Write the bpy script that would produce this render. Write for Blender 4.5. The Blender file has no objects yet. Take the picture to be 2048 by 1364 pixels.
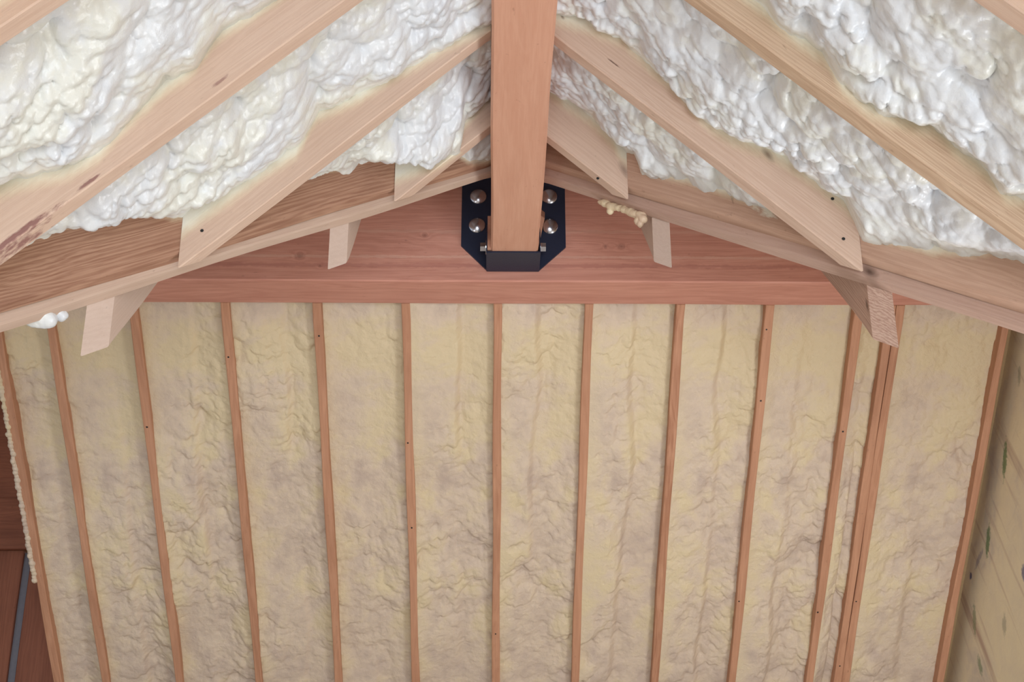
import bpy, bmesh, math, random
import numpy as np
from mathutils import Matrix, Vector

random.seed(7)
SC = bpy.context.scene
COL = SC.collection
UP = 1.6                      # camera height above the floor
T = 11 / 12.0                 # roof pitch (rise over run)
XR = 0.092                    # ridge line

# ------------------------------------------------------------------ camera
FPX = 2675.0
PH, YA, RO = .3836, .0154, -.0020
def cam_rot():
    c, s = math.cos, math.sin
    B = np.array([[1,0,0],[0,0,-1],[0,1,0]], float)
    Ry = np.array([[c(YA),0,-s(YA)],[0,1,0],[s(YA),0,c(YA)]])
    Rx = np.array([[1,0,0],[0,c(PH),s(PH)],[0,-s(PH),c(PH)]])
    Rz = np.array([[c(RO),-s(RO),0],[s(RO),c(RO),0],[0,0,1]])
    return Rz @ Rx @ Ry @ B
M = cam_rot()
cd = bpy.data.cameras.new('camera')
cd.sensor_width = 36.0
cd.lens = FPX / 2048 * 36.0
cd.clip_start = 0.05
cam = bpy.data.objects.new('camera', cd)
COL.objects.link(cam)
rt, dn, fw = M[0], M[1], M[2]
cam.matrix_world = Matrix(((rt[0], -dn[0], -fw[0], 0), (rt[1], -dn[1], -fw[1], 0),
                           (rt[2], -dn[2], -fw[2], UP), (0, 0, 0, 1)))
SC.camera = cam

# ------------------------------------------------------------------ light
w = bpy.data.worlds.new('daylight')
SC.world = w
w.use_nodes = True
bg = w.node_tree.nodes['Background']
bg.inputs['Color'].default_value = (0.80, 0.90, 1.0, 1)
bg.inputs['Strength'].default_value = 1.0

def area(name, loc, target, sx, sy, power, color):
    l = bpy.data.lights.new(name, 'AREA')
    l.shape = 'RECTANGLE'; l.size = sx; l.size_y = sy
    l.energy = power; l.color = color
    o = bpy.data.objects.new(name, l)
    COL.objects.link(o)
    o.location = loc
    d = Vector(target) - Vector(loc)
    o.rotation_euler = d.to_track_quat('-Z', 'Y').to_euler()
    return o
# daylight through the two sashes of the wide opening behind the camera
area('window_light_upper', (0.7, -3.45, UP + 0.35), (0.45, 4.0, UP + 1.5), 3.0, 1.05, 145, (0.78, 0.89, 1.0))
area('window_light_lower', (0.7, -3.45, UP - 0.90), (0.45, 4.0, UP + 1.2), 3.0, 1.05, 145, (0.78, 0.89, 1.0))
# side light added out of frame at right, to light the far slope
area('side_light_right', (2.38, 3.9, UP - 0.55), (-0.9, 5.6, UP + 2.0), 1.8, 1.1, 125, (0.90, 0.95, 1.0))
area('fill_light_left', (-2.42, 2.6, UP - 0.55), (1.5, 5.6, UP + 1.8), 1.6, 1.0, 24, (0.90, 0.95, 1.0))  # weak unseen fill added at left, lights the right wall
# the small flash above the lens
fl = bpy.data.lights.new('camera_flash', 'POINT'); fl.energy = 30; fl.shadow_soft_size = 0.04; fl.color = (0.9, 0.94, 1.0)
flo = bpy.data.objects.new('camera_flash', fl); COL.objects.link(flo); flo.location = (0.03, -0.02, UP + 0.07)

SC.view_settings.view_transform = 'Standard'
SC.view_settings.look = 'None'
SC.view_settings.exposure = -0.20
SC.view_settings.gamma = 1.0
SC.view_settings.use_curve_mapping = False

# ------------------------------------------------------------------ numpy noise
def _hash(ix, iy, seed):
    h = (ix.astype(np.int64) * 374761393 + iy.astype(np.int64) * 668265263 + seed * 1442695041) & 0xffffffff
    h = ((h ^ (h >> 13)) * 1274126177) & 0xffffffff
    h = h ^ (h >> 16)
    return h.astype(np.float64) / 4294967295.0
def vnoise(x, y, seed=0):
    ix, iy = np.floor(x), np.floor(y)
    fx, fy = x - ix, y - iy
    fx = fx*fx*fx*(fx*(fx*6-15)+10); fy = fy*fy*fy*(fy*(fy*6-15)+10)
    a = _hash(ix, iy, seed); b = _hash(ix+1, iy, seed)
    c = _hash(ix, iy+1, seed); d = _hash(ix+1, iy+1, seed)
    return (a*(1-fx)+b*fx)*(1-fy) + (c*(1-fx)+d*fx)*fy - 0.5
def fbm(x, y, seed=0, octv=4):
    s = 0; a = 1.0
    for k in range(octv):
        s = s + a*vnoise(x*2**k+k*7.3, y*2**k-k*3.1, seed+k*17); a *= .5
    return s
def domes(x, y, seed, r=0.75):
    """rounded lumps that meet in creases; 0..1"""
    ix, iy = np.floor(x), np.floor(y)
    best = np.zeros_like(x)
    for dx in (-1, 0, 1):
        for dy in (-1, 0, 1):
            cx, cy = ix+dx, iy+dy
            px = cx + .5 + .8*(_hash(cx, cy, seed)-.5)
            py = cy + .5 + .8*(_hash(cx, cy, seed+5)-.5)
            R = r*(.75+.6*_hash(cx, cy, seed+9))
            q = 1 - ((x-px)**2 + (y-py)**2)/(R*R)
            best = np.maximum(best, np.sqrt(np.maximum(q, 0))*R/r)
    return best
def sstep(a, b, x):
    t = np.clip((x-a)/(b-a), 0, 1); return t*t*(3-2*t)

# ------------------------------------------------------------------ materials
def srgb(r, g, b):
    f = lambda c: (c/255/12.92) if c/255 <= .04045 else ((c/255+.055)/1.055)**2.4
    return (f(r), f(g), f(b), 1)
class NT:
    def __init__(s, name):
        s.m = bpy.data.materials.new(name); s.m.use_nodes = True
        s.t = s.m.node_tree; s.b = s.t.nodes['Principled BSDF']
    def n(s, typ, **kw):
        o = s.t.nodes.new(typ)
        for k, v in kw.items():
            if k.startswith('i_'):
                key = k[2:]; key = int(key) if key.isdigit() else key.replace('_', ' ')
                o.inputs[key].default_value = v
            else: setattr(o, k, v)
        return o
    def l(s, a, b): s.t.links.new(a, b)
    def math(s, op, a, b=None, clamp=False):
        o = s.n('ShaderNodeMath', operation=op, use_clamp=clamp)
        for i, v in enumerate((a, b)):
            if v is None: continue
            if isinstance(v, (int, float)): o.inputs[i].default_value = v
            else: s.l(v, o.inputs[i])
        return o.outputs[0]
    def mix(s, fac, a, b, mode='MIX'):
        o = s.n('ShaderNodeMix', data_type='RGBA', blend_type=mode)
        for i, v in ((0, fac), (6, a), (7, b)):
            if isinstance(v, (int, float)): o.inputs[i].default_value = v
            elif isinstance(v, tuple): o.inputs[i].default_value = v
            else: s.l(v, o.inputs[i])
        return o.outputs[2]
    def ramp(s, fac, stops):
        o = s.n('ShaderNodeValToRGB'); e = o.color_ramp.elements
        e[0].position, e[0].color = stops[0]; e[1].position, e[1].color = stops[-1]
        for p, c in stops[1:-1]:
            k = e.new(p); k.color = c
        s.l(fac, o.inputs[0]); return o.outputs[0]
    def noise(s, vec, scale, detail=4, rough=.55, dist=0.0):
        o = s.n('ShaderNodeTexNoise'); o.inputs['Scale'].default_value = scale
        o.inputs['Detail'].default_value = detail; o.inputs['Roughness'].default_value = rough
        o.inputs['Distortion'].default_value = dist
        s.l(vec, o.inputs['Vector']); return o.outputs['Fac']
    def scale(s, vec, v):
        o = s.n('ShaderNodeVectorMath', operation='MULTIPLY'); s.l(vec, o.inputs[0]); o.inputs[1].default_value = v
        return o.outputs[0]

def wood(name, light, dark, ring=14.0, contrast=.8, rough=.62, knots=(), mist=False, stain=None, blotch=.25, spec=.3):
    """grain runs along attribute 'grain'.x ; knots: (s, w, h, radius, stretch, strength)"""
    N = NT(name)
    at = N.n('ShaderNodeAttribute', attribute_name='grain').outputs['Vector']
    off = N.n('ShaderNodeAttribute', attribute_name='knotc').outputs['Vector']
    # growth rings, gently wandering along the board
    wob = N.noise(N.scale(at, (1.1, 9, 9)), 1.0, 4, .6, .6)
    sep = N.n('ShaderNodeSeparateXYZ'); N.l(N.scale(at, (0, ring, ring*3)), sep.inputs[0])
    pos = N.math('ADD', N.math('ADD', sep.outputs[1], sep.outputs[2]), N.math('MULTIPLY', wob, 7.0))
    kd = None
    for (ks, kw, kh, kr, kst, kp) in knots:
        d = N.n('ShaderNodeVectorMath', operation='SUBTRACT'); N.l(off, d.inputs[0]); d.inputs[1].default_value = (ks, kw, kh)
        m_ = N.scale(d.outputs[0], (1/(kr*kst), 0, 1/kr))
        ln = N.n('ShaderNodeVectorMath', operation='LENGTH'); N.l(m_, ln.inputs[0])
        L = ln.outputs['Value']
        bump = N.math('MULTIPLY', N.math('DIVIDE', 1.0, N.math('ADD', N.math('MULTIPLY', L, L), 0.6)), 1.8)
        pos = N.math('ADD', pos, bump)
        core = N.math('MULTIPLY', N.math('SUBTRACT', 1.15, L, True), kp, True)
        kd = core if kd is None else N.math('MAXIMUM', kd, core)
    saw = N.math('SINE', N.math('MULTIPLY', pos, 6.283))
    rings = N.math('MULTIPLY', N.math('ADD', saw, 1.0), .5)
    fine = N.noise(N.scale(at, (4, 120, 260)), 1.0, 5, .6)
    big = N.noise(N.scale(at, (2.2, 9, 9)), 1.0, 4, .55)
    fib = N.noise(N.scale(at, (9, 420, 420)), 1.0, 3, .5)
    g = N.math('ADD', N.math('MULTIPLY', rings, .26), N.math('MULTIPLY', fine, .95))
    g = N.math('MULTIPLY', N.math('SUBTRACT', g, .28), contrast, True)
    col = N.mix(g, light, dark)
    bl = N.math('MULTIPLY', N.math('SUBTRACT', big, .42), 2.4*blotch, True)
    col = N.mix(bl, col, tuple(list(np.array(dark[:3])*.82)+[1]))
    sp = N.noise(N.scale(at, (30, 60, 60)), 1.0, 2, .5)
    spm = N.math('MULTIPLY', N.math('SUBTRACT', sp, .70), 6.0, True)
    col = N.mix(N.math('MULTIPLY', spm, .55), col, tuple(list(np.array(dark[:3])*.45)+[1]))
    if stain:
        sm = None
        for (ss, sh, rs, rh, scol, st) in stain:
            d = N.n('ShaderNodeVectorMath', operation='SUBTRACT'); N.l(off, d.inputs[0]); d.inputs[1].default_value = (ss, 0, sh)
            q = N.n('ShaderNodeVectorMath', operation='LENGTH'); N.l(N.scale(d.outputs[0], (1/rs, 0, 1/rh)), q.inputs[0])
            nz = N.noise(N.scale(at, (30, 60, 60)), 1.0, 4, .6)
            f = N.math('SUBTRACT', N.math('ADD', 1.0, N.math('MULTIPLY', N.math('SUBTRACT', nz, .5), 2.2)), q.outputs['Value'])
            f = N.math('MULTIPLY', N.math('MULTIPLY', f, 2.0, True), st)
            col = N.mix(f, col, scol)
    if mist:
        ma = N.n('ShaderNodeAttribute', attribute_name='mist').outputs['Fac']
        nz = N.noise(at, 38.0, 4, .6)
        m1 = N.math('ADD', ma, N.math('MULTIPLY', N.math('SUBTRACT', nz, .5), .35))
        f1 = N.math('MULTIPLY', m1, 1.0, True)
        mc = N.ramp(f1, [(0, srgb(228, 204, 164)), (.45, srgb(236, 226, 198)), (1, srgb(238, 236, 224))])
        a1 = N.math('MULTIPLY', N.math('SUBTRACT', f1, .10, True), 1.5, True)
        col = N.mix(N.math('MULTIPLY', a1, .93), col, mc)
    if kd is not None:
        col = N.mix(kd, col, tuple(list(np.array(dark[:3])*.32)+[1]))
    N.l(col, N.b.inputs['Base Color'])
    N.b.inputs['Roughness'].default_value = rough
    N.b.inputs['Specular IOR Level'].default_value = spec
    bp = N.n('ShaderNodeBump'); bp.inputs['Strength'].default_value = .25; bp.inputs['Distance'].default_value = .002
    N.l(N.math('ADD', N.math('ADD', fib, fine), N.math('MULTIPLY', rings, .4)), bp.inputs['Height'])
    N.l(bp.outputs[0], N.b.inputs['Normal'])
    return N.m

def foam_mat(name, c_main, c_alt, c_dark, bump=.5, fine=90.0, rough=.42, patch=3.0, spec=.4):
    N = NT(name)
    tc = N.n('ShaderNodeTexCoord').outputs['Object']
    p = N.noise(tc, patch, 4, .6, .4)
    p2 = N.noise(tc, patch*5, 3, .6)
    f = N.math('ADD', N.math('MULTIPLY', p, .75), N.math('MULTIPLY', p2, .25))
    col = N.ramp(f, [(.36, c_dark), (.48, c_main), (.58, c_alt)])
    ea = N.n('ShaderNodeAttribute', attribute_name='thin').outputs['Fac']
    col = N.mix(N.math('MULTIPLY', ea, .75), col, c_alt)
    N.l(col, N.b.inputs['Base Color'])
    N.b.inputs['Roughness'].default_value = rough
    N.b.inputs['Specular IOR Level'].default_value = spec
    h = N.math('ADD', N.noise(tc, fine, 4, .6), N.math('MULTIPLY', N.noise(tc, fine*.4, 3, .5), 1.2))
    bp = N.n('ShaderNodeBump'); bp.inputs['Strength'].default_value = bump; bp.inputs['Distance'].default_value = .004
    N.l(h, bp.inputs['Height']); N.l(bp.outputs[0], N.b.inputs['Normal'])
    return N.m

def plain(name, col, rough=.5, metal=0.0, bump=0.0, scale=60, spec=.5):
    N = NT(name)
    tc = N.n('ShaderNodeTexCoord').outputs['Object']
    nz = N.noise(tc, scale, 4, .6)
    c = N.mix(nz, tuple(list(np.array(col[:3])*.86)+[1]), tuple(list(np.minimum(np.array(col[:3])*1.14, 1))+[1]))
    N.l(c, N.b.inputs['Base Color'])
    N.b.inputs['Roughness'].default_value = rough; N.b.inputs['Metallic'].default_value = metal
    N.b.inputs['Specular IOR Level'].default_value = spec
    if bump:
        bp = N.n('ShaderNodeBump'); bp.inputs['Strength'].default_value = bump; bp.inputs['Distance'].default_value = .002
        N.l(nz, bp.inputs['Height']); N.l(bp.outputs[0], N.b.inputs['Normal'])
    return N.m

PALE_L, PALE_D = srgb(218, 190, 170), srgb(188, 150, 128)
TAN_L, TAN_D = srgb(216, 188, 160), srgb(170, 134, 108)
BROWN_L, BROWN_D = srgb(196, 156, 130), srgb(132, 86, 66)
PURPLE = srgb(120, 62, 66)
MW = {}
MW['jack'] = wood('pale_fir', PALE_L, PALE_D, mist=True, contrast=.7)
MW['jack_grainy'] = wood('grainy_fir', TAN_L, TAN_D, mist=True, contrast=1.15, ring=22)
MW['jack_stained'] = wood('stained_fir', PALE_L, PALE_D, mist=True, contrast=.7,
    stain=[(1.63, .010, .17, .015, PURPLE, .75), (1.39, .014, .04, .008, PURPLE, .7), (.975, .032, .035, .009, PURPLE, .55)])
MW['jack_knotty'] = wood('knotty_fir', PALE_L, PALE_D, mist=True, contrast=.95, ring=18,
    knots=[(.92, 0, .165, .022, 1.2, .7), (.056, 0, .097, .010, 1.0, .7)], stain=[(.28, .07, .035, .004, srgb(90, 60, 50), .8)])
MW['jack_small_knot'] = wood('short_knotty_fir', PALE_L, PALE_D, mist=True, contrast=.7,
    knots=[(.40, 0, .110, .030, 1.0, .5)])
MW['valley'] = wood('valley_board', BROWN_L, BROWN_D, mist=True, contrast=1.35, ring=26, blotch=.5)
MW['valley_right'] = wood('valley_board_right', srgb(206, 170, 148), srgb(160, 120, 98), mist=True, contrast=.8, ring=16, blotch=.35,
    stain=[(1.35, .085, .10, .045, srgb(226, 220, 204), .85), (1.20, .085, .010, .035, srgb(96, 66, 56), .8)])
MW['valley_ply'] = wood('valley_ply', srgb(204, 178, 160), srgb(172, 138, 118), contrast=.6)
MW['valley_ply_right'] = wood('valley_ply_right', srgb(196, 164, 148), srgb(158, 122, 104), contrast=.6,
    knots=[(1.78, 0, .02, .022, 1.6, .9)])
MW['tail'] = wood('pale_tail', srgb(212, 190, 176), srgb(188, 158, 140), contrast=.5, blotch=.15)
MW['tail_knot'] = wood('knotty_tail', srgb(220, 190, 172), srgb(160, 118, 100), contrast=1.3, ring=30,
    knots=[(.07, 0, .10, .022, 1.0, .9)])
MW['beam'] = wood('ridge_fir', srgb(214, 162, 136), srgb(190, 128, 100), contrast=.5, ring=9, blotch=.2, knots=[(-1.35, .02, 0, .010, 1.4, .0)])
MW['header'] = wood('header_fir', srgb(216, 156, 136), srgb(176, 110, 92), contrast=.9, ring=9, blotch=.3,
    knots=[(k_[0]+2.75,)+k_[1:] for k_ in ((-.84, 0, .117, .020, 1.2, .45), (-.30, 0, .22, .012, 1.2, .5), (.56, 0, .17, .016, 1.4, .4), (.49, 0, .17, .012, .8, .4), (-.75, 0, .07, .008, 1, .5))],
    stain=[(2.75, .117, 30, .0075, srgb(216, 168, 148), .6), (2.75, .240, 30, .010, srgb(206, 158, 138), .45), (2.75, .075, 30, .012, srgb(166, 104, 94), .4)])
for k in range(3):
    MW['stud%d' % k] = wood('red_fir_%d' % k, srgb(202, 150, 118), srgb(156, 102, 74), contrast=.7+.25*k, ring=10+8*k, blotch=.45)
MW['brown'] = wood('brown_plank', srgb(150, 92, 68), srgb(104, 56, 40), contrast=.8, blotch=.6)

ROOF_FOAM = foam_mat('white_foam', srgb(225, 226, 228), srgb(226, 225, 217), srgb(215, 217, 222), bump=.45, fine=60, rough=.3, spec=.45)
FAR_FOAM = foam_mat('tan_foam', srgb(212, 190, 167), srgb(217, 196, 160), srgb(192, 170, 154), bump=1.1, fine=60, rough=.5, patch=2.4, spec=.3)
STEEL = plain('black_painted_steel', (0.012, 0.017, 0.040, 1), .45, 0, .2, 140, .45)
ZINC = plain('zinc_bolt', (0.55, 0.55, 0.60, 1), .22, 1.0)
NAIL = plain('nail_steel', (0.03, 0.03, 0.03, 1), .5, .5)
DECK = plain('roof_sheathing', srgb(170, 140, 100), .8, 0, .3)
FLOORM = plain('concrete_floor', srgb(205, 200, 194), .7, 0, .2, 8)
PALEWALL = plain('pale_wall', srgb(206, 198, 186), .8, 0, .2, 8)
GREY = plain('grey_strap', srgb(110, 106, 112), .6)

# ------------------------------------------------------------------ mesh helpers
def tag(o, label=None, cat=None, group=None, kind=None):
    if label: o['label'] = label
    if cat: o['category'] = cat
    if group: o['group'] = group
    if kind: o['kind'] = kind
    return o
def link_mesh(name, verts, faces, mat, parent=None, smooth=False, attrs=None):
    me = bpy.data.meshes.new(name)
    verts = np.asarray(verts, float).copy()
    verts[:, 2] += UP
    org = verts.mean(0)
    if parent is not None:
        org = np.array(parent.location)
    me.from_pydata([tuple(v) for v in (verts-org)], [], faces)
    for k, (typ, arr) in (attrs or {}).items():
        a = me.attributes.new(k, typ, 'POINT')
        arr = np.asarray(arr, dtype=np.float32)
        a.data.foreach_set('vector' if typ == 'FLOAT_VECTOR' else 'value', arr.ravel())
    me.materials.append(mat)
    if smooth:
        me.polygons.foreach_set('use_smooth', [True]*len(me.polygons))
    me.update()
    o = bpy.data.objects.new(name, me)
    COL.objects.link(o)
    if parent is not None: o.parent = parent
    else: o.location = org
    return o
def empty(name, loc):
    o = bpy.data.objects.new(name, None); COL.objects.link(o)
    o.location = (loc[0], loc[1], loc[2]+UP); o.empty_display_size = .1
    return o

def board(name, org, d, wv, hv, W, H, cutA, cutB, mat, parent=None, step=.05, edge=None, mistw=.06,
          ch=.004, seed=0, wob=.0012, hrows=None, hoff=0.0, lean=None):
    """prism along d; section spanned by wv (0..W) and hv (0..H); each end cut by a plane (n, dist)."""
    org, d, wv, hv = (np.array(v, float) for v in (org, d, wv, hv))
    d = d/np.linalg.norm(d)
    hs = list(np.arange(ch, H-ch, .016)) + [H-ch] if hrows is None else hrows
    sec = []
    for h in hs: sec.append((0, h))
    sec.append((ch, H)); sec.append((W-ch, H))
    sec.append((W, H-ch)); sec.append((W, ch))
    sec.append((W-ch, 0)); sec.append((ch, 0))
    nS = len(sec)
    def t_of(p, cut):
        n = np.array(cut[0], float)
        return (cut[1]-n@p)/(n@d)
    ta = [t_of(org+a*wv+b*hv, cutA) for a, b in sec]
    tb = [t_of(org+a*wv+b*hv, cutB) for a, b in sec]
    L = abs(np.mean(tb)-np.mean(ta)); n = max(2, int(L/step))
    rs = random.Random(seed+11)
    goff = np.array([rs.uniform(0, 60), rs.uniform(0, 9), rs.uniform(0, 9)])
    V, G, KC, MI = [], [], [], []
    for i in range(n+1):
        for j, (a, b) in enumerate(sec):
            t = ta[j] + (tb[j]-ta[j])*i/n
            wa = a + wob*math.sin(t*5.3+seed+ (0 if a < W/2 else 1.7))*2*(1 if 0 < i < n else 0)
            wb = b + wob*math.sin(t*4.1+seed*2.3+(0 if b < H/2 else 2.2))*2*(1 if 0 < i < n else 0)
            p = org + wa*wv + wb*hv + t*d
            V.append(p); G.append((t+goff[0], a+goff[1], b+goff[2])); KC.append((t, a, b))
            if edge is not None:
                s = abs(p[0]-XR)
                e = np.interp(s, [q[0] for q in edge], [q[1] for q in edge])
                m = (b+hoff-(e-mistw))/mistw
                MI.append(float(np.clip(m, 0, 1)) if a < W*.6 else 0.0)
            else: MI.append(0.0)
    F = []
    for i in range(n):
        for j in range(nS):
            k = (j+1) % nS
            F.append((i*nS+j, i*nS+k, (i+1)*nS+k, (i+1)*nS+j))
    F.append(tuple(range(nS-1, -1, -1))); F.append(tuple(n*nS+j for j in range(nS)))
    o = link_mesh(name, V, F, mat, parent, attrs={'grain': ('FLOAT_VECTOR', G), 'knotc': ('FLOAT_VECTOR', KC), 'mist': ('FLOAT', MI)})
    bm = bmesh.new(); bm.from_mesh(o.data); bmesh.ops.recalc_face_normals(bm, faces=bm.faces); bm.to_mesh(o.data); bm.free()
    return o

def slab(name, pts, thick, mat, parent=None):
    """pts: 4+ coplanar corners, thickened by vector thick"""
    a = np.array(pts, float); b = a+np.array(thick, float); n = len(pts)
    V = list(a)+list(b)
    F = [tuple(range(n)), tuple(range(2*n-1, n-1, -1))] + [(i, (i+1) % n, n+(i+1) % n, n+i) for i in range(n)]
    o = link_mesh(name, V, F, mat, parent)
    bm = bmesh.new(); bm.from_mesh(o.data); bmesh.ops.recalc_face_normals(bm, faces=bm.faces); bm.to_mesh(o.data); bm.free()
    return o
def box(name, x0, x1, y0, y1, z0, z1, mat, parent=None, bev=0.0):
    o = slab(name, [(x0,y0,z0),(x1,y0,z0),(x1,y1,z0),(x0,y1,z0)], (0,0,z1-z0), mat, parent)
    if bev:
        bm = bmesh.new(); bm.from_mesh(o.data)
        bmesh.ops.bevel(bm, geom=list(bm.edges), offset=bev, segments=2, affect='EDGES', profile=.7)
        bm.to_mesh(o.data); bm.free()
    return o

# ------------------------------------------------------------------ structure of the room
YF, YB = 5.258, 5.5014        # header front / back
ZB = 2.3994                   # header underside
DF = T*YB+ZB                  # far slope: z = DF - T*y
DS = 2.65                     # side slopes: z = DS - T*|x-XR|
XL, XRW = -2.46, 2.42
YV = {-1: 4.678, 1: 4.69}      # valley plan line (near face): |x-XR| = YV - y
Y0 = 4.66
st = lambda o: tag(o, kind='structure')

HD = .31
deckL = [(XR, -3.6, DS+HD), (XL-.2, -3.6, DS+HD-T*(XR-XL+.2)), (XL-.2, 2.3, DS+HD-T*(XR-XL+.2)), (XR, 5.0, DS+HD)]
st(slab('ceiling', deckL, (0,0,.03), DECK))
deckR = [(XR, -3.6, DS+HD), (XRW+.2, -3.6, DS+HD-T*(XRW+.2-XR)), (XRW+.2, 2.3, DS+HD-T*(XRW+.2-XR)), (XR, 5.0, DS+HD)]
st(slab('ceiling', deckR, (0,0,.03), DECK))
zm = lambda y: T*y-1.49
for sg_ in (-1, 1):
    xe = XR+sg_*2.5
    st(slab('ceiling', [(XR, Y0+.14, zm(Y0+.14)), (xe, Y0-2.36, zm(Y0-2.36)), (xe, YF+.1, zm(YF+.1)), (XR, YF+.1, zm(YF+.1))], (0,0,.03), DECK))
zf = lambda y: DF-T*y
st(slab('ceiling', [(-2.27, YF+.1, zf(YF+.1)+.20), (2.6, YF+.1, zf(YF+.1)+.20), (2.6, 8.35, zf(8.35)+.20), (-2.27, 8.35, zf(8.35)+.20)], (0,0,.03), DECK))
st(box('floor', -4.2, 2.7, -3.8, 8.6, -UP-.1, -UP, FLOORM))

# right gable wall: smeared sheathing with green and blue marker strokes
def wall_mat():
    N = NT('smeared_sheathing')
    tc = N.n('ShaderNodeTexCoord').outputs['Object']
    g = N.n('ShaderNodeNewGeometry').outputs['Position']
    a = N.noise(g, 1.6, 5, .6, 1.2); b = N.noise(g, 9, 4, .6, .5)
    col = N.ramp(N.math('ADD', N.math('MULTIPLY', a, .7), N.math('MULTIPLY', b, .3)),
                 [(.35, srgb(206, 194, 180)), (.48, srgb(232, 218, 190)), (.62, srgb(240, 226, 192))])
    rot = N.n('ShaderNodeVectorRotate', rotation_type='X_AXIS'); N.l(g, rot.inputs[0]); rot.inputs['Angle'].default_value = .55
    st_ = N.noise(N.scale(rot.outputs[0], (1, 9, .7)), 1.0, 3, .6)
    col = N.mix(N.math('MULTIPLY', N.math('SUBTRACT', st_, .60), 5.0, True), col, srgb(164, 126, 112))
    for (y0, z0, y1, z1, wd, c, s_) in [
        (5.98, 1.93, 6.09, 1.75, .030, srgb(104, 134, 84), .85), (6.33, 1.62, 6.44, 1.45, .030, srgb(98, 130, 88), .85),
        (6.68, 1.30, 6.74, 1.12, .030, srgb(120, 138, 100), .6), (6.73, 1.04, 6.70, .93, .030, srgb(110, 132, 96), .7),
        (6.69, 1.43, 6.67, 1.42, .026, srgb(64, 70, 120), .9), (6.62, 1.44, 6.45, 1.52, .02, srgb(130, 120, 140), .5),
        (6.0, 1.34, 6.01, 1.25, .030, srgb(74, 80, 130), .8), (6.35, 1.06, 6.3, 1.17, .030, srgb(130, 130, 110), .5),
        (5.70, 2.2, 5.75, 2.1, .02, srgb(130, 138, 110), .5)]:
        my, mz = (y0+y1)/2, (z0+z1)/2
        L = max(.02, math.hypot(y1-y0, z1-z0)/2); an = math.atan2(z1-z0, y1-y0)
        d = N.n('ShaderNodeVectorMath', operation='SUBTRACT'); N.l(g, d.inputs[0]); d.inputs[1].default_value = (XRW, my, mz+UP)
        r = N.n('ShaderNodeVectorRotate', rotation_type='X_AXIS'); N.l(d.outputs[0], r.inputs[0]); r.inputs['Angle'].default_value = -an
        q = N.n('ShaderNodeVectorMath', operation='LENGTH'); N.l(N.scale(r.outputs[0], (0, 1/L, 1/wd)), q.inputs[0])
        nz = N.noise(g, 60, 3, .6)
        f = N.math('MULTIPLY', N.math('SUBTRACT', N.math('ADD', 1.0, N.math('MULTIPLY', N.math('SUBTRACT', nz, .5), 1.4)), q.outputs['Value']), 2.2, True)
        col = N.mix(N.math('MULTIPLY', f, s_), col, c)
    N.l(col, N.b.inputs['Base Color']); N.b.inputs['Roughness'].default_value = .55
    bp = N.n('ShaderNodeBump'); bp.inputs['Strength'].default_value = .3; bp.inputs['Distance'].default_value = .01
    N.l(b, bp.inputs['Height']); N.l(bp.outputs[0], N.b.inputs['Normal'])
    return N.m
WM = wall_mat()
st(box('wall_right', XRW, XRW+.1, -3.7, 8.4, -UP, 2.6, WM))
st(box('wall_left', XL-.1, XL, -3.7, 5.3, -UP, .95, PALEWALL))
st(box('wall_back', -4.2, 2.5, 8.15, 8.25, -UP, .3, PALEWALL))
# adjoining bay at far left, seen only as a sliver
st(box('wall_back_left', -4.2, -2.26, 8.1, 8.15, .3, 3.3, DECK))
st(box('wall_side_left', -4.2, -4.1, 5.3, 8.2, -UP, 3.3, DECK))
st(box('ceiling_side_left', -4.2, -2.28, 5.2, 8.2, 3.3, 3.35, DECK))
# wall behind the camera with the wide two-sash opening
OX0, OX1, OZ0, OZ1 = -1.0, 2.4, -1.5, .95
st(box('wall_front', XL, OX0, -3.7, -3.6, -UP, 2.6, PALEWALL))
st(box('wall_front_top', OX0, XRW, -3.7, -3.6, OZ1, 2.9, PALEWALL))
st(box('trim_1', OX0, XRW, -3.66, -3.6, -.32, -.22, DECK))

# ------------------------------------------------------------------ main header and far slope
hdr = board('header_beam', (-2.75, YF, ZB), (1,0,0), (0,1,0), (0,0,1), YB-YF, .95, ((1,0,0), -2.75), ((1,0,0), 2.42),
            MW['header'], step=.1, ch=.006, seed=3, wob=.0004, hrows=[.006, .2, .4, .6, .8, .944])
tag(hdr, 'wide reddish horizontal header beam carrying the black hanger above the tan foam bays', 'beam')
hdr_org = None

studs = [(-2.235, 'leftmost far rafter, against the red-brown planks'),
         (-1.990, 'second far rafter from the left'),
         (-1.612, 'third far rafter from the left, with a dark nail hole near its top'),
         (-1.200, 'fourth far rafter from the left'),
         (-0.790, 'fifth far rafter from the left'),
         (-0.392, 'sixth far rafter from the left, just left of the ridge beam line'),
         (0.0215, 'far rafter straight below the black hanger'),
         (0.432, 'first far rafter to the right of the black hanger'),
         (0.845, 'second far rafter to the right of the hanger, with wavy streaked grain'),
         (1.248, 'third right of the hanger, with two dark knots near its top'),
         (1.652, 'lone far rafter just left of the doubled pair'),
         (1.797, 'left ply of the doubled far rafter pair'),
         (1.8375, 'right ply of the doubled far rafter pair'),
         (2.331, 'rightmost far rafter, along the smeared tan wall')]
FR = []
KN = {2: [(5.93,)], 3: [(5.68,)], 5: [(6.02,), (6.37,)], 9: [(5.60,), (5.83,)], 6: [(6.9,)]}
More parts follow.
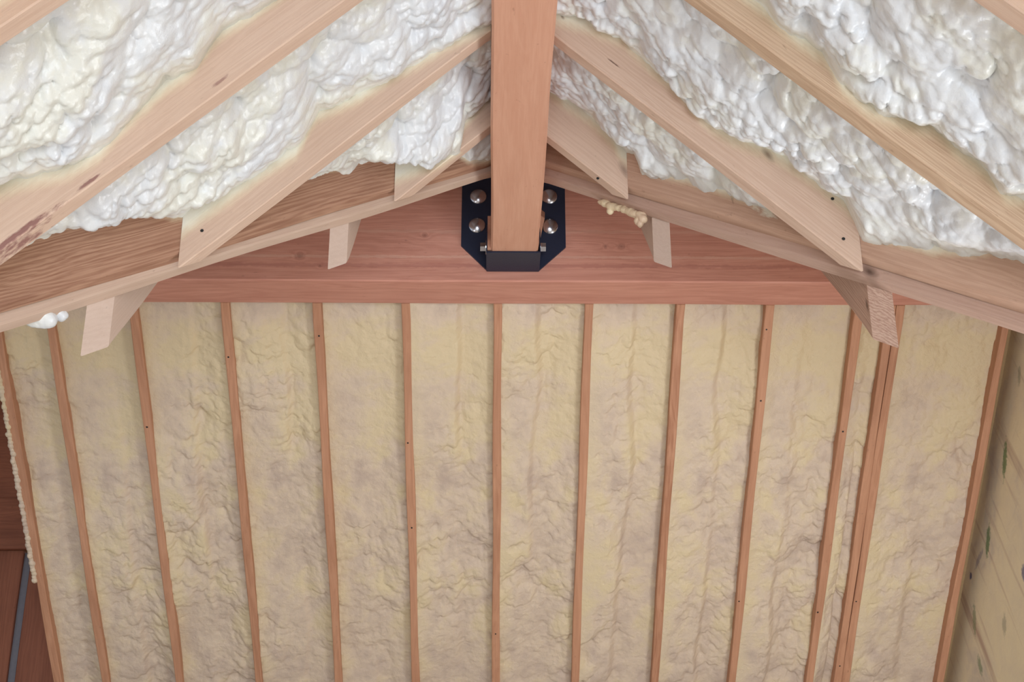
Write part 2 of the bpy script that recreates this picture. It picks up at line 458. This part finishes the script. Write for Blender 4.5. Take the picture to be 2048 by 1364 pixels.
for i, (x, lab) in enumerate(studs):
    n = np.array([0, 1, -T]); wd = .0385
    if i == 13: wd = .034
    o = board('rafter', (x-wd/2, YB, zf(YB)), (0,1,-T), (1,0,0), (0,0,1), wd, .20, ((0,1,0), YB+.001), ((0,1,0), 8.15),
              MW['stud%d' % ([1,0,0,1,0,0,1,0,2,0,0,0,1,0][i])], step=.08, seed=20+i, wob=.0011, ch=.003, hrows=[.003, .06, .197])
    tag(o, 'reddish rafter, ' + lab, 'rafter', 'reddish rafters of the far slope')
    FR.append(o)
NLOC = []
def nail(parent, p, nrm, r=.006):
    r = r*.8
    """small dark nail head: parent moves it along"""
    nrm = Vector(nrm).normalized()
    q = nrm.to_track_quat('Z', 'Y')
    V = []; k = 8
    for z_, rr in ((0, r), (.0015, r*.8)):
        for i in range(k):
            a = 2*math.pi*i/k
            V.append(tuple(Vector(p)+q @ Vector((rr*math.cos(a), rr*math.sin(a), z_))))
    F = [(i, (i+1) % k, k+(i+1) % k, k+i) for i in range(k)] + [tuple(range(k, 2*k))]
    o = link_mesh('nail', V, F, NAIL, parent)
    return o
nF = np.array([0, -T, -1.0])
for i, ys in ((2, (5.97,)), (3, (5.70,)), (4, (5.62,)), (5, (6.03, 6.38)), (6, (6.85,)), (9, (5.59, 5.86, 6.7)), (10, (5.98, 6.75)), (12, (6.7,)), (11, (7.0,))):
    for y in ys:
        x = studs[i][0]+random.uniform(-.008, .008)
        nail(FR[i], (x, y, zf(y)-.001), nF, .006)

# ------------------------------------------------------------------ foam
def grid_mesh(name, P, mask, mat, thin, parent=None):
    nu, nv, _ = P.shape
    idx = np.arange(nu*nv).reshape(nu, nv)
    q = np.stack([idx[:-1,:-1], idx[1:,:-1], idx[1:,1:], idx[:-1,1:]], -1).reshape(-1, 4)
    if mask is not None:
        mk = (mask[:-1,:-1] & mask[1:,:-1] & mask[1:,1:] & mask[:-1,1:]).reshape(-1)
        q = q[mk]
    used = np.unique(q); remap = -np.ones(nu*nv, int); remap[used] = np.arange(len(used))
    q = remap[q]
    V = P.reshape(-1, 3)[used].copy(); V[:, 2] += UP
    org = V.mean(0)
    me = bpy.data.meshes.new(name)
    me.vertices.add(len(V)); me.vertices.foreach_set('co', (V-org).astype(np.float32).ravel())
    me.loops.add(q.size); me.loops.foreach_set('vertex_index', q.ravel().astype(np.int32))
    me.polygons.add(len(q)); me.polygons.foreach_set('loop_start', np.arange(0, q.size, 4, dtype=np.int32))
    me.update(calc_edges=True)
    me.polygons.foreach_set('use_smooth', np.ones(len(q), bool))
    a = me.attributes.new('thin', 'FLOAT', 'POINT'); a.data.foreach_set('value', thin.reshape(-1)[used].astype(np.float32))
    me.materials.append(mat)
    me.update()
    o = bpy.data.objects.new(name, me); COL.objects.link(o); o.location = org
    return o

EDGE = {  # height of the foam line above the rafter bottoms, read along the run
 'L1': [(.11,.045),(.22,.086),(.33,.111),(.434,.136),(.517,.149),(.651,.208),(.70,.125),(.821,.144),(.88,.143),(.978,.15),(1.035,.151),(1.2,.2)],
 'L0': [(.4,.19),(.736,.205),(.824,.221),(.881,.163),(.954,.167),(1.034,.142),(1.101,.106),(1.175,.123),(1.245,.172),(1.344,.22),(1.7,.20),(2.3,.2)],
 'R1': [(.114,.108),(.2,.162),(.332,.226),(.396,.2),(.502,.189),(.572,.144),(.651,.154),(.783,.218),(.894,.24),(1.0,.24),(1.02,.228),(1.3,.2)],
 'R0': [(.4,.17),(.642,.157),(.716,.137),(.793,.151),(.823,.09),(.895,.08),(.973,.124),(1.064,.18),(1.107,.157),(1.165,.159),(1.219,.128),(1.263,.161),(1.6,.15),(2.3,.2)],
 'L2': [(.117,.159),(.145,.141),(.208,.118),(.224,.02),(.305,.052),(.439,.12),(.6,.16)],
 'R2': [(.117,.238),(.172,.234),(.283,.25),(.345,.233),(.371,.193),(.416,.203),(.6,.2)],
 'VL': [(.118,.065),(.194,.096),(.25,.16),(.442,.18),(.534,.242),(.595,.212),(.685,.228),(.9,.18),(1.047,.194),(1.073,.208),(1.121,.244),(1.2,.26),(1.3,.265),(1.8,.25)],
 'VR': [(.1,.22),(.432,.224),(.454,.149),(.591,.155),(.719,.145),(.76,.146),(1.0,.23),(1.043,.136),(1.111,.148),(1.185,.148),(1.28,.189),(1.33,.214),(1.8,.22)]}

def side_bay(sg, ya, yb, ekey, seed, label, s1=None, amp=1.0):
    vk = 'VL' if sg < 0 else 'VR'; Y0 = YV[sg]
    smax = min(2.50, (Y0-ya)+.03) if s1 is None else s1
    ds = .006*.74
    ns = int((smax-.09)/ds); nv = int((yb-ya+.02)/.006)
    s = np.linspace(.09, smax, ns)[:, None]*np.ones((1, nv))
    y = np.linspace(ya-.01, yb+.01, nv)[None, :]*np.ones((ns, 1))
    t = np.clip((y-ya)/(yb-ya), 0, 1)
    L = s/.737                                     # distance along the slope
    e1 = np.interp(s, [q[0] for q in EDGE[ekey]], [q[1] for q in EDGE[ekey]]) if ekey else np.interp(s, *zip(*EDGE[vk]))
    e1 = e1 + .016*fbm(L*14, y*0+seed, seed+3, 4)
    base = .180 + .04*fbm(L*3, y*4, seed, 2)
    k = sstep(.25, 1, t)
    hgt = base*(1-k) + e1*k - .035*np.sin(np.pi*np.clip(t*1.02, 0, 1))**.8
    # valley end
    dv = (Y0 - s) - y                              # plan distance to the valley face
    ev = np.interp(s, [q[0] for q in EDGE[vk]], [q[1] for q in EDGE[vk]]) + .012*fbm(L*18, y*18, seed+4, 3)
    kv = 1-sstep(0.0, .20, dv)
    hgt = hgt*(1-kv) + ev*kv
    # lumps
    wx = .022*fbm(L*5, y*5, seed+31, 2); wy = .022*fbm(L*5+9, y*5-4, seed+37, 2)
    u, v = L+wx, y+wy
    d1 = domes(u*8, v*9.5, seed+1)
    d2 = domes(u*20+.3, v*23, seed+2, .82)
    d3 = domes(u*44, v*46, seed+6, .8)
    g = .55+.9*np.clip(fbm(L*4, y*4, seed+8, 2)+.3, 0, 1)
    env = (1-sstep(.86, 1.0, t)*.5)*(1-.4*kv)*sstep(-.02, .12, t+.06)
    lump = (.040*d1 + .025*d2*g + .0125*d3*g)*amp + .010*fbm(L*5, y*5, seed+12, 2)
    hgt = hgt + .03*env - lump*env
    hgt = np.maximum(hgt, .004)
    P = np.empty(s.shape+(3,))
    P[..., 0] = XR+sg*s; P[..., 1] = y; P[..., 2] = DS - T*s + hgt
    # lumps lean out along the slope normal
    lean = (lump*env)*.5
    P[..., 0] -= sg*lean*T*.74; P[..., 2] -= lean*.0
    mask = dv > -.035
    if ekey is None: mask &= (s > .08)
    thin = np.clip(sstep(.82, 1, t)+kv*.6, 0, 1)
    o = grid_mesh('spray_foam', P, mask, ROOF_FOAM, thin)
    tag(o, label, 'insulation', 'white spray foam between the roof rafters')
    return o
W2 = .057
LY = [2.384, 3.058, 3.700, 4.290]      # far bottom edges, left rafters
RY = [2.410, 3.070, 3.718, 4.350]
side_bay(-1, LY[0], LY[1]-W2, 'L0', 101, 'bright white lumpy spray foam filling the upper-left bay, nearest the camera on the left')
side_bay(-1, LY[1], LY[2]-W2, 'L1', 131, 'white cauliflower-like spray foam in the middle bay of the left slope')
side_bay(-1, LY[2], LY[3]-W2, 'L2', 171, 'white foam bulging out over the short rafter left of the ridge beam', amp=1.15)
side_bay(-1, LY[3], Y0-.10, None, 211, 'small tuft of white foam in the last pocket at the top of the left valley', amp=.8)
side_bay(1, RY[0], RY[1]-W2, 'R0', 301, 'bright white spray foam filling the upper-right bay, nearest the camera on the right')
side_bay(1, RY[1], RY[2]-W2, 'R1', 331, 'white rippled spray foam in the long middle bay of the right slope')
side_bay(1, RY[2], RY[3]-W2, 'R2', 371, 'white spray foam in the bay right of the ridge beam above the short knotty rafter')
side_bay(1, RY[3], Y0-.10, None, 411, 'thin white foam in the last pocket at the top of the right valley', amp=.8)

def far_bay(xa, xb, seed, label):
    wv = xb-xa
    ys = np.concatenate([np.arange(YB-.03, 7.2, .0042), np.linspace(7.22, 8.2, 30)])
    nv = max(12, int(wv/.0055))
    y = ys[:, None]*np.ones((1, nv)); x = np.linspace(xa-.004, xb+.004, nv)[None, :]*np.ones((len(ys), 1))
    t = np.clip((x-xa)/wv, 0, 1); L = y*1.357
    rs = random.Random(seed)
    W = wv/.37
    wan = .09*fbm(L*1.6, x*0+2, seed+7, 3)
    # trough whose deepest line wanders between the two rafters
    tb = rs.uniform(.56, .70) + wan
    kk = np.where(t < tb, (tb-t)/tb, (t-tb)/(1-tb))
    full = .75+.7*fbm(L*2.0, x*0+4, seed+5, 3)
    xm = (xa+xb)/2
    eL = .044*full if xm > -.4 else .022*full
    eR = .030 if xm < .4 else .014
    rec = .094 - np.where(t < tb, (.004+eL*1.15)*kk**1.1, eR*kk**1.3)
    lip = .008*(1-sstep(0, .16/W, t+.04*fbm(L*5, x*0, seed+3, 3)))*full
    lipr = 0
    # overlapping second pass with its own edge
    mid = rs.uniform(.42, .60) + .14*fbm(L*1.3, x*0+9, seed+17, 3)
    stp = .034*(1-sstep(mid-.05, mid+.05, t))*np.clip(vnoise(L*1.5, x*0+3, seed+8)*2+.5, 0, 1.2)
    hgt = rec - lip - lipr - stp
    wx = .03*fbm(L*6, x*6, seed+21, 3); wy = .03*fbm(L*6+5, x*6, seed+25, 3)
    big = domes((L+wx)*3.6, (x+wy)*5.2, seed+31, .72)
    act = np.clip(fbm(L*1.8, x*2.5, seed+41, 3)*1.6+.42, 0, 1)
    d2 = domes((L+wx)*15, (x+wy)*19, seed+33, .7)
    d3 = domes((L+wx)*36, (x+wy)*44, seed+35, .7)
    hgt = hgt - .034*(big-.6)*act - .011*(d2-.5)*(.3+act) - .0050*(d3-.5)*(.4+act) - .014*fbm(L*8, x*9, seed+9, 3)*(.4+act) - .0035*fbm(L*30, x*34, seed+15, 2)
    # shrink-back crack where the foam meets the header
    hgt = hgt + .012*(1-sstep(YB, YB+.05, y))
    hgt = np.maximum(hgt, .006)
    P = np.empty(x.shape+(3,)); P[..., 0] = x; P[..., 1] = y; P[..., 2] = DF-T*y + hgt
    thin = 1-sstep(.0, .22, t)
    o = grid_mesh('spray_foam', P, None, FAR_FOAM, thin*.6)
    tag(o, label, 'insulation', 'tan spray foam between the far rafters')
    return o
blabs = ['between the leftmost and second far rafters', 'between the second and third far rafters, behind the large left rafter tail',
 'between the third and fourth far rafters from the left', 'between the fourth and fifth far rafters from the left',
 'between the fifth and sixth far rafters from the left', 'just left of the far rafter below the black hanger',
 'just right of the far rafter below the black hanger', 'between the first and second far rafters right of the hanger',
 'between the second and third far rafters right of the hanger', 'just left of the lone rafter beside the doubled pair',
 'in the narrow slot left of the doubled rafter pair', None, 'in the wide bay right of the doubled rafter pair']
for i in range(13):
    if blabs[i] is None: continue
    a = studs[i][0]+.0193; b = studs[i+1][0]-.0193
    far_bay(a, b, 500+i*37, 'tan spray foam ' + blabs[i])

# ------------------------------------------------------------------ side rafters
NRM = {-1: (-1, 0, -T), 1: (1, 0, -T)}
def side_rafter(sg, yfar, mat, ekey, label, nails=(), seed=0):
    xs = XR+sg*.09; Y0 = YV[sg]
    z0 = DS - T*.09
    end = ((1,-1,0), XR-Y0-.0005) if sg < 0 else ((1,1,0), XR+Y0-.0005)
    if yfar < 3.0 and yfar-W2 < Y0-(XR-XL): end = ((1,0,0), XL if sg < 0 else XRW)
    o = board('rafter', (xs, yfar-W2, z0), NRM[sg], (0,1,0), (0,0,1), W2, .30, ((1,0,0), -.0100 if sg < 0 else .1905), end,
              MW[mat], step=.02, edge=EDGE[ekey] if ekey else None, mistw=.09 if sg > 0 else .075, seed=seed, ch=.004)
    tag(o, label, 'rafter', 'pale roof rafters of the side slopes')
    for (x, z) in nails:
        nail(o, (x, yfar-W2-.0005, z), (0,-1,0), .007)
    return o
side_rafter(-1, LY[0], 'jack', 'L0', 'pale rafter crossing the top-left corner of the view', seed=1)
side_rafter(-1, LY[1], 'jack_stained', 'L0', 'long pale rafter left of the ridge with dark red stains on its lower edge', seed=2)
side_rafter(-1, LY[2], 'jack', 'L1', 'pale rafter from the ridge beam ending on the left valley with a pointed tip', nails=[(-.882, 1.827), (-.021, 2.59)], seed=3)
side_rafter(-1, LY[3], 'jack', 'L2', 'short pale rafter left of the ridge beam, partly buried by bulging foam', nails=[(-.045, 2.645), (-.052, 2.625), (-.28, 2.40)], seed=4)
side_rafter(1, RY[0], 'jack', 'R0', 'pale rafter crossing the top-right corner of the view', seed=5)
side_rafter(1, RY[1], 'jack_grainy', 'R0', 'long tan rafter right of the ridge with coarse parallel grain', seed=6)
side_rafter(1, RY[2], 'jack_knotty', 'R1', 'pale rafter from the ridge beam ending on the right valley, with a round grey knot', nails=[(1.071, 1.819), (.708, 2.105), (1.05, 1.957)], seed=7)
side_rafter(1, RY[3], 'jack_small_knot', 'R2', 'short rafter right of the ridge beam with a purple knot near its tip', nails=[(.38, 2.373)], seed=8)

# ------------------------------------------------------------------ valleys: two plies each
for sg in (-1, 1):
    s2 = math.sqrt(.5); Y0 = YV[sg]
    d = (sg, -1, -T)
    wv = (sg*s2, s2, -T*s2)       # away from the side slope
    e = empty('valley_rafter', (XR+sg*1.2, Y0-1.2, 2.7-T*1.2))
    cutA = ((1,0,0), -.0100 if sg < 0 else .1905); cutB = ((1,0,0), XL-.02 if sg < 0 else XRW)
    b1 = board('front_ply', (XR, Y0, 2.704 if sg < 0 else 2.706), d, wv, (0,0,1), .0381, .25, cutA, cutB, MW['valley' if sg < 0 else 'valley_right'], e,
          step=.02, edge=EDGE['VL' if sg < 0 else 'VR'], mistw=.05, hoff=.045, seed=30+sg)
    b2 = board('rear_ply', (XR, Y0+.0541, 2.680 if sg < 0 else 2.667), d, wv, (0,0,1), .0381, .27, cutA, cutB, MW['valley_ply' if sg < 0 else 'valley_ply_right'], e,
          step=.05, seed=40+sg, hrows=[.005, .13, .265], ch=.005)
    tag(e, 'doubled valley rafter descending %s from the hanger, %s' % (('left', 'streaked dark grain on its face') if sg < 0 else ('right', 'with foam mist on its face')),
        'rafter', 'doubled valley rafters')
    if sg < 0: nail(b2, (-1.075, 3.529-.002, 1.606), (1,-1,0), .008)
    else:
        nail(b1, (1.212, 3.579, 1.746), (-1,-1,0), .008)

# ------------------------------------------------------------------ tails of the jack rafters behind the valleys
def tail(sg, x0, x1, c, mat, label, seed):
    cut = ((1,-1,0), XR-4.7865) if sg < 0 else ((1,1,0), XR+4.7985)
    yv = Y0+.108-abs((x0+x1)/2-XR)
    o = board('rafter_tail', (x0, yv, T*yv+c), (0,1,T), (1,0,0), (0,0,1), x1-x0, .38, cut, ((0,1,0), YF), MW[mat], step=.06,
              seed=seed, ch=.003, hrows=[.003, .1, .2, .377])
    tag(o, label, 'rafter', 'jack rafters behind the valley rafters'); return o
tail(-1, -1.163, -1.105, -1.864, 'tail', 'large pale rafter end hanging below the left valley rafter, lower left', 61)
tail(-1, -.562, -.506, -1.861, 'tail', 'small pale rafter end below the left valley rafter, left of the hanger', 62)
tail(1, 1.151, 1.208, -1.908, 'tail_knot', 'large knotty rafter end with ridged grain hanging below the right valley rafter', 63)
tail(1, .574, .629, -1.907, 'tail', 'small pale rafter end below the right valley rafter, right of the hanger', 64)

# foam behind the valleys, mostly hidden
def rear_foam(x0, x1, seed, label):
    ys = np.arange(3.2, YF+.01, .03); xs = np.arange(x0, x1+.001, .03)
    X, Y = np.meshgrid(xs, ys); sg = 1 if x0 > 0 else -1
    h = .37 - .02*domes(X*9, Y*9, seed) + .01*fbm(X*8, Y*8, seed)
    P = np.stack([X, Y, T*Y-1.885+h], -1)
    mask = (Y - (YV[sg]+.11-np.abs(X-XR))) > .0
    o = grid_mesh('spray_foam', P, mask, ROOF_FOAM, np.zeros(X.shape))
    tag(o, label, 'insulation')
rear_foam(-1.108, -.567, 701, 'white foam tucked behind the left valley rafter, between its two rafter tails')
rear_foam(-.507, .573, 702, 'white foam tucked behind the valley peak, above the black hanger')
rear_foam(.632, 1.151, 703, 'white foam tucked behind the right valley rafter, between its two rafter tails')

# ------------------------------------------------------------------ ridge beam
BX0, BX1, BZ = -.0094, .190, 2.452
rb = empty('ridge_beam', ((BX0+BX1)/2, 4.0, BZ))
tag(rb, 'thick orange-brown ridge beam running from the top of the view into the black hanger', 'beam')
o = board('timber', (BX0, -3.6, BZ), (0,1,0), (1,0,0), (0,0,1), BX1-BX0, .50, ((0,1,0), -3.6), ((0,1,0), YF-.013), MW['beam'], rb,
          step=.12, ch=.008, seed=77, wob=.0008, hrows=[.008, .2, .4, .492])
def wedge(name, pts, x0, x1, mat, parent):
    V = [(x0, y, z) for y, z in pts] + [(x1, y, z) for y, z in pts]; n = len(pts)
    F = [tuple(range(n)), tuple(range(2*n-1, n-1, -1))]+[(i, (i+1) % n, n+(i+1) % n, n+i) for i in range(n)]
    G = [(v[1]*1.0, v[0], v[2]) for v in V]
    o = link_mesh(name, V, F, mat, parent, attrs={'grain': ('FLOAT_VECTOR', G), 'knotc': ('FLOAT_VECTOR', G), 'mist': ('FLOAT', [0]*len(V))})
    bm = bmesh.new(); bm.from_mesh(o.data); bmesh.ops.recalc_face_normals(bm, faces=bm.faces); bm.to_mesh(o.data); bm.free()
    return o
wedge('side_strip', [(5.05, BZ+.004), (5.24, BZ+.004), (5.24, 2.68), (5.14, 2.655), (5.06, 2.50)], -.0245, BX0-.0002, MW['beam'], rb)
# splinter on the right flank
V = [(BX1+.0002, 5.05, BZ+.01), (BX1+.0002, 5.24, BZ+.05), (BX1+.0002, 5.24, 2.76), (BX1+.0002, 5.12, 2.66),
     (BX1+.002, 5.06, BZ+.03), (BX1+.006, 5.22, 2.56), (BX1+.036, 5.23, 2.72), (BX1+.032, 5.16, 2.655)]
F = [(0,1,2,3), (7,6,5,4), (0,4,5,1), (1,5,6,2), (2,6,7,3), (3,7,4,0)]
G = [(v[1], v[0], v[2]) for v in V]
link_mesh('splinter', V, F, MW['beam'], rb, attrs={'grain': ('FLOAT_VECTOR', G), 'knotc': ('FLOAT_VECTOR', G), 'mist': ('FLOAT', [0]*8)})

# ------------------------------------------------------------------ hanger
hg = empty('beam_hanger', (.09, YF, 2.446))
tag(hg, 'black painted steel beam hanger bolted to the header, holding the ridge beam end', 'hanger')
pl = [(-.1400, 2.565), (-.0255, 2.446), (.196, 2.446), (.316, 2.561), (.317, 2.94), (-.139, 2.94)]
bp_ = slab('back_plate', [(x, YF-.0115, z) for x, z in pl], (0, .011, 0), STEEL, hg)
FL0, FL1 = -.0255, .1950
box('seat', FL0-.004, FL1+.004, 5.062, YF-.012, 2.4415, 2.4500, STEEL, hg, .0012)
for x0 in (FL0-.004, FL1):
    slab('flange', [(x0, 5.062, 2.4505), (x0, 5.245, 2.4505), (x0, 5.245, 2.60), (x0, 5.12, 2.60), (x0, 5.062, 2.54)], (.004, 0, 0), STEEL, hg)
def dome_bolt(x, z, r=.037):
    k, m = 40, 10; V = []; F = []
    Rc = r/math.sin(math.radians(44)); 
    for j in range(m):
        th = math.radians(44)*(j/m); 
        for i in range(k):
            a = 2*math.pi*i/k; rr = Rc*math.sin(math.radians(44)-th)
            V.append((x+rr*math.cos(a), YF-.0118-.004-(Rc*math.cos(math.radians(44)-th)-Rc*math.cos(math.radians(44))), z+rr*math.sin(a)))
    for i in range(k):
        a = 2*math.pi*i/k; V.append((x+r*1.02*math.cos(a), YF-.0118, z+r*1.02*math.sin(a)))
    base = m*k
    V.append((x, YF-.0158-(Rc-Rc*math.cos(math.radians(44))), z)); tip = len(V)-1
    for j in range(m-1):
        for i in range(k): F.append((j*k+i, j*k+(i+1) % k, (j+1)*k+(i+1) % k, (j+1)*k+i))
    for i in range(k):
        F.append(((m-1)*k+i, (m-1)*k+(i+1) % k, tip)); F.append((base+i, base+(i+1) % k, (i+1) % k, i))
    o = link_mesh('dome_bolt', V, F, ZINC, hg, smooth=True)
    bm = bmesh.new(); bm.from_mesh(o.data); bmesh.ops.recalc_face_normals(bm, faces=bm.faces); bm.to_mesh(o.data); bm.free()
    o['label'] = 'shiny domed bolt head'
for x, z in ((-.067, 2.806), (-.071, 2.663), (.246, 2.808), (.247, 2.660)): dome_bolt(x, z)
def hex_bolt(x, sg, y, z):
    e = None
    def disc(name, xa, xb, r, k, rot=0.0):
        V = [(xx, y+r*math.cos(2*math.pi*i/k+rot), z+r*math.sin(2*math.pi*i/k+rot)) for xx in (xa, xb) for i in range(k)]
        F = [tuple(range(k)), tuple(range(2*k-1, k-1, -1))]+[(i, (i+1) % k, k+(i+1) % k, k+i) for i in range(k)]
        o = link_mesh(name, V, F, ZINC, hg)
        bm = bmesh.new(); bm.from_mesh(o.data); bmesh.ops.recalc_face_normals(bm, faces=bm.faces); bm.to_mesh(o.data); bm.free()
    disc('washer', x, x+sg*.003, .034, 24)
    disc('hex_bolt', x+sg*.0032, x+sg*.026, .021, 6, .3)
hex_bolt(FL0-.0042, -1, 5.17, 2.520)
hex_bolt(FL1+.0042, 1, 5.17, 2.520)

# ------------------------------------------------------------------ loose blobs of foam
def blob_chain(name, pts, label, seed, mat, cat='insulation', parent=None):
    """pts: (x,y,z,r,(sx,sy,sz)) overlapping lumps remeshed into one skin"""
    bm = bmesh.new()
    for (x, y, z, r, sc) in pts:
        mm = Matrix.Translation((x, y, z+UP)) @ Matrix.Diagonal((sc[0], sc[1], sc[2], 1))
        bmesh.ops.create_icosphere(bm, subdivisions=3, radius=r, matrix=mm)
    org = Vector((pts[0][0], pts[0][1], pts[0][2]+UP))
    for v in bm.verts: v.co -= org
    me = bpy.data.meshes.new(name); bm.to_mesh(me); bm.free()
    o = bpy.data.objects.new(name, me); COL.objects.link(o); o.location = org
    md = o.modifiers.new('r', 'REMESH'); md.mode = 'VOXEL'; md.voxel_size = .004; md.use_smooth_shade = True
    s_ = o.modifiers.new('s', 'SMOOTH'); s_.iterations = 3
    dg = bpy.context.evaluated_depsgraph_get()
    me2 = bpy.data.meshes.new_from_object(o.evaluated_get(dg)); o.modifiers.clear(); o.data = me2
    co = np.empty(len(me2.vertices)*3, np.float32); me2.vertices.foreach_get('co', co); co = co.reshape(-1, 3)
    nn = np.empty(len(me2.vertices)*3, np.float32); me2.vertices.foreach_get('normal', nn); nn = nn.reshape(-1, 3)
    d = .006*domes(co[:, 0]*50+co[:, 2]*21, co[:, 1]*30+co[:, 2]*45, seed)+.004*fbm(co[:, 0]*40, co[:, 2]*40+co[:, 1]*30, seed, 3)
    co = co+nn*d[:, None]
    me2.vertices.foreach_set('co', co.astype(np.float32).ravel())
    me2.polygons.foreach_set('use_smooth', np.ones(len(me2.polygons), bool))
    a = me2.attributes.new('thin', 'FLOAT', 'POINT')
    me2.materials.clear(); me2.materials.append(mat); me2.update()
    tag(o, label, cat)
    return o
DRIP = foam_mat('drip_foam', srgb(222, 196, 168), srgb(224, 204, 170), srgb(214, 184, 160), bump=.4, fine=80, rough=.35)
key = [(.401,4.473,2.363,.008), (.422,4.452,2.341,.011), (.434,4.440,2.326,.013), (.460,4.414,2.308,.009), (.480,4.394,2.289,.011), (.50,4.374,2.268,.010),
       (.520,4.354,2.246,.013), (.545,4.330,2.228,.014), (.534,4.342,2.214,.009), (.436,4.438,2.316,.008), (.528,4.348,2.230,.012)]
pts = []
for k in range(7):
    a_, b_ = np.array(key[k]), np.array(key[k+1])
    for f in (0, .33, .66):
        c_ = a_*(1-f)+b_*f; pts.append((c_[0]+.004, c_[1]-.006, c_[2]+.004+c_[3]*.3, c_[3], (1.1, 1, .8)))
for q_ in key[7:]: pts.append((q_[0], q_[1], q_[2], q_[3], (1, 1, 1)))
blob_chain('foam_drip', pts, 'line of dried foam drips oozing below the right valley rafter', 3, DRIP)
blob_chain('foam_drip', [(-1.290, 3.44, 1.462, .026, (1.4,1,.7)), (-1.262, 3.46, 1.458, .030, (1.4,1,.7)), (-1.225, 3.49, 1.483, .020, (1.2,1,.7))],
           'glossy white foam blob hanging under the left valley rafter at the far left', 5, ROOF_FOAM)
blob_chain('foam_drip', [(-.612, 3.955, 2.205, .020, (1,.8,1)), (-.600, 3.965, 2.225, .015, (1,.8,1))],
           'tiny white foam lump on the left valley rafter face', 7, ROOF_FOAM)

# ------------------------------------------------------------------ framing sliver at the far left
K = 7.6/5.9
fx = lambda v: v*K
e = empty('plank_framing', (-2.7, 7.6, .9))
tag(e, 'red-brown plank framing seen in the lower left corner beyond the leftmost rafter', 'framing')
def plank(name, x0, x1, z0, z1, y, seed, horizontal=False):
    if horizontal:
        board(name, (x0, y, z0), (1,0,0), (0,1,0), (0,0,1), .04, z1-z0, ((1,0,0), x0), ((1,0,0), x1), MW['brown'], e, seed=seed, step=.3, hrows=[.004, z1-z0-.004])
    else:
        board(name, (x0, y, z0), (0,0,1), (0,1,0), (1,0,0), .04, x1-x0, ((0,0,1), z0), ((0,0,1), z1), MW['brown'], e, seed=seed, step=.3, hrows=[.004, x1-x0-.004])
zj = 1.369*K
plank('plank', -3.6, -2.24, zj, zj+.30, 7.57, 91, True)
plank('plank', -3.6, -2.24, zj+.305, zj+1.0, 7.60, 94, True)
plank('plank', -3.4, fx(-2.083), .2, zj-.004, 7.60, 92)
plank('plank', fx(-2.047), -2.1, .2, zj-.004, 7.60, 93)
box('strap', fx(-2.085), fx(-2.045), 7.625, 7.63, .2, zj-.01, GREY, e)
# bead of foam on the outer edge of the leftmost rafter
pts = []
for k in range(60):
    y = 5.72+.9*k/59
    pts.append((-2.262+.002*math.sin(k*1.9), y, zf(y)+.012, .010+.002*math.sin(k*2.7), (1, 1.4, 1)))
blob_chain('foam_bead', pts, 'thin pale foam bead along the outer edge of the leftmost far rafter', 9, FAR_FOAM)
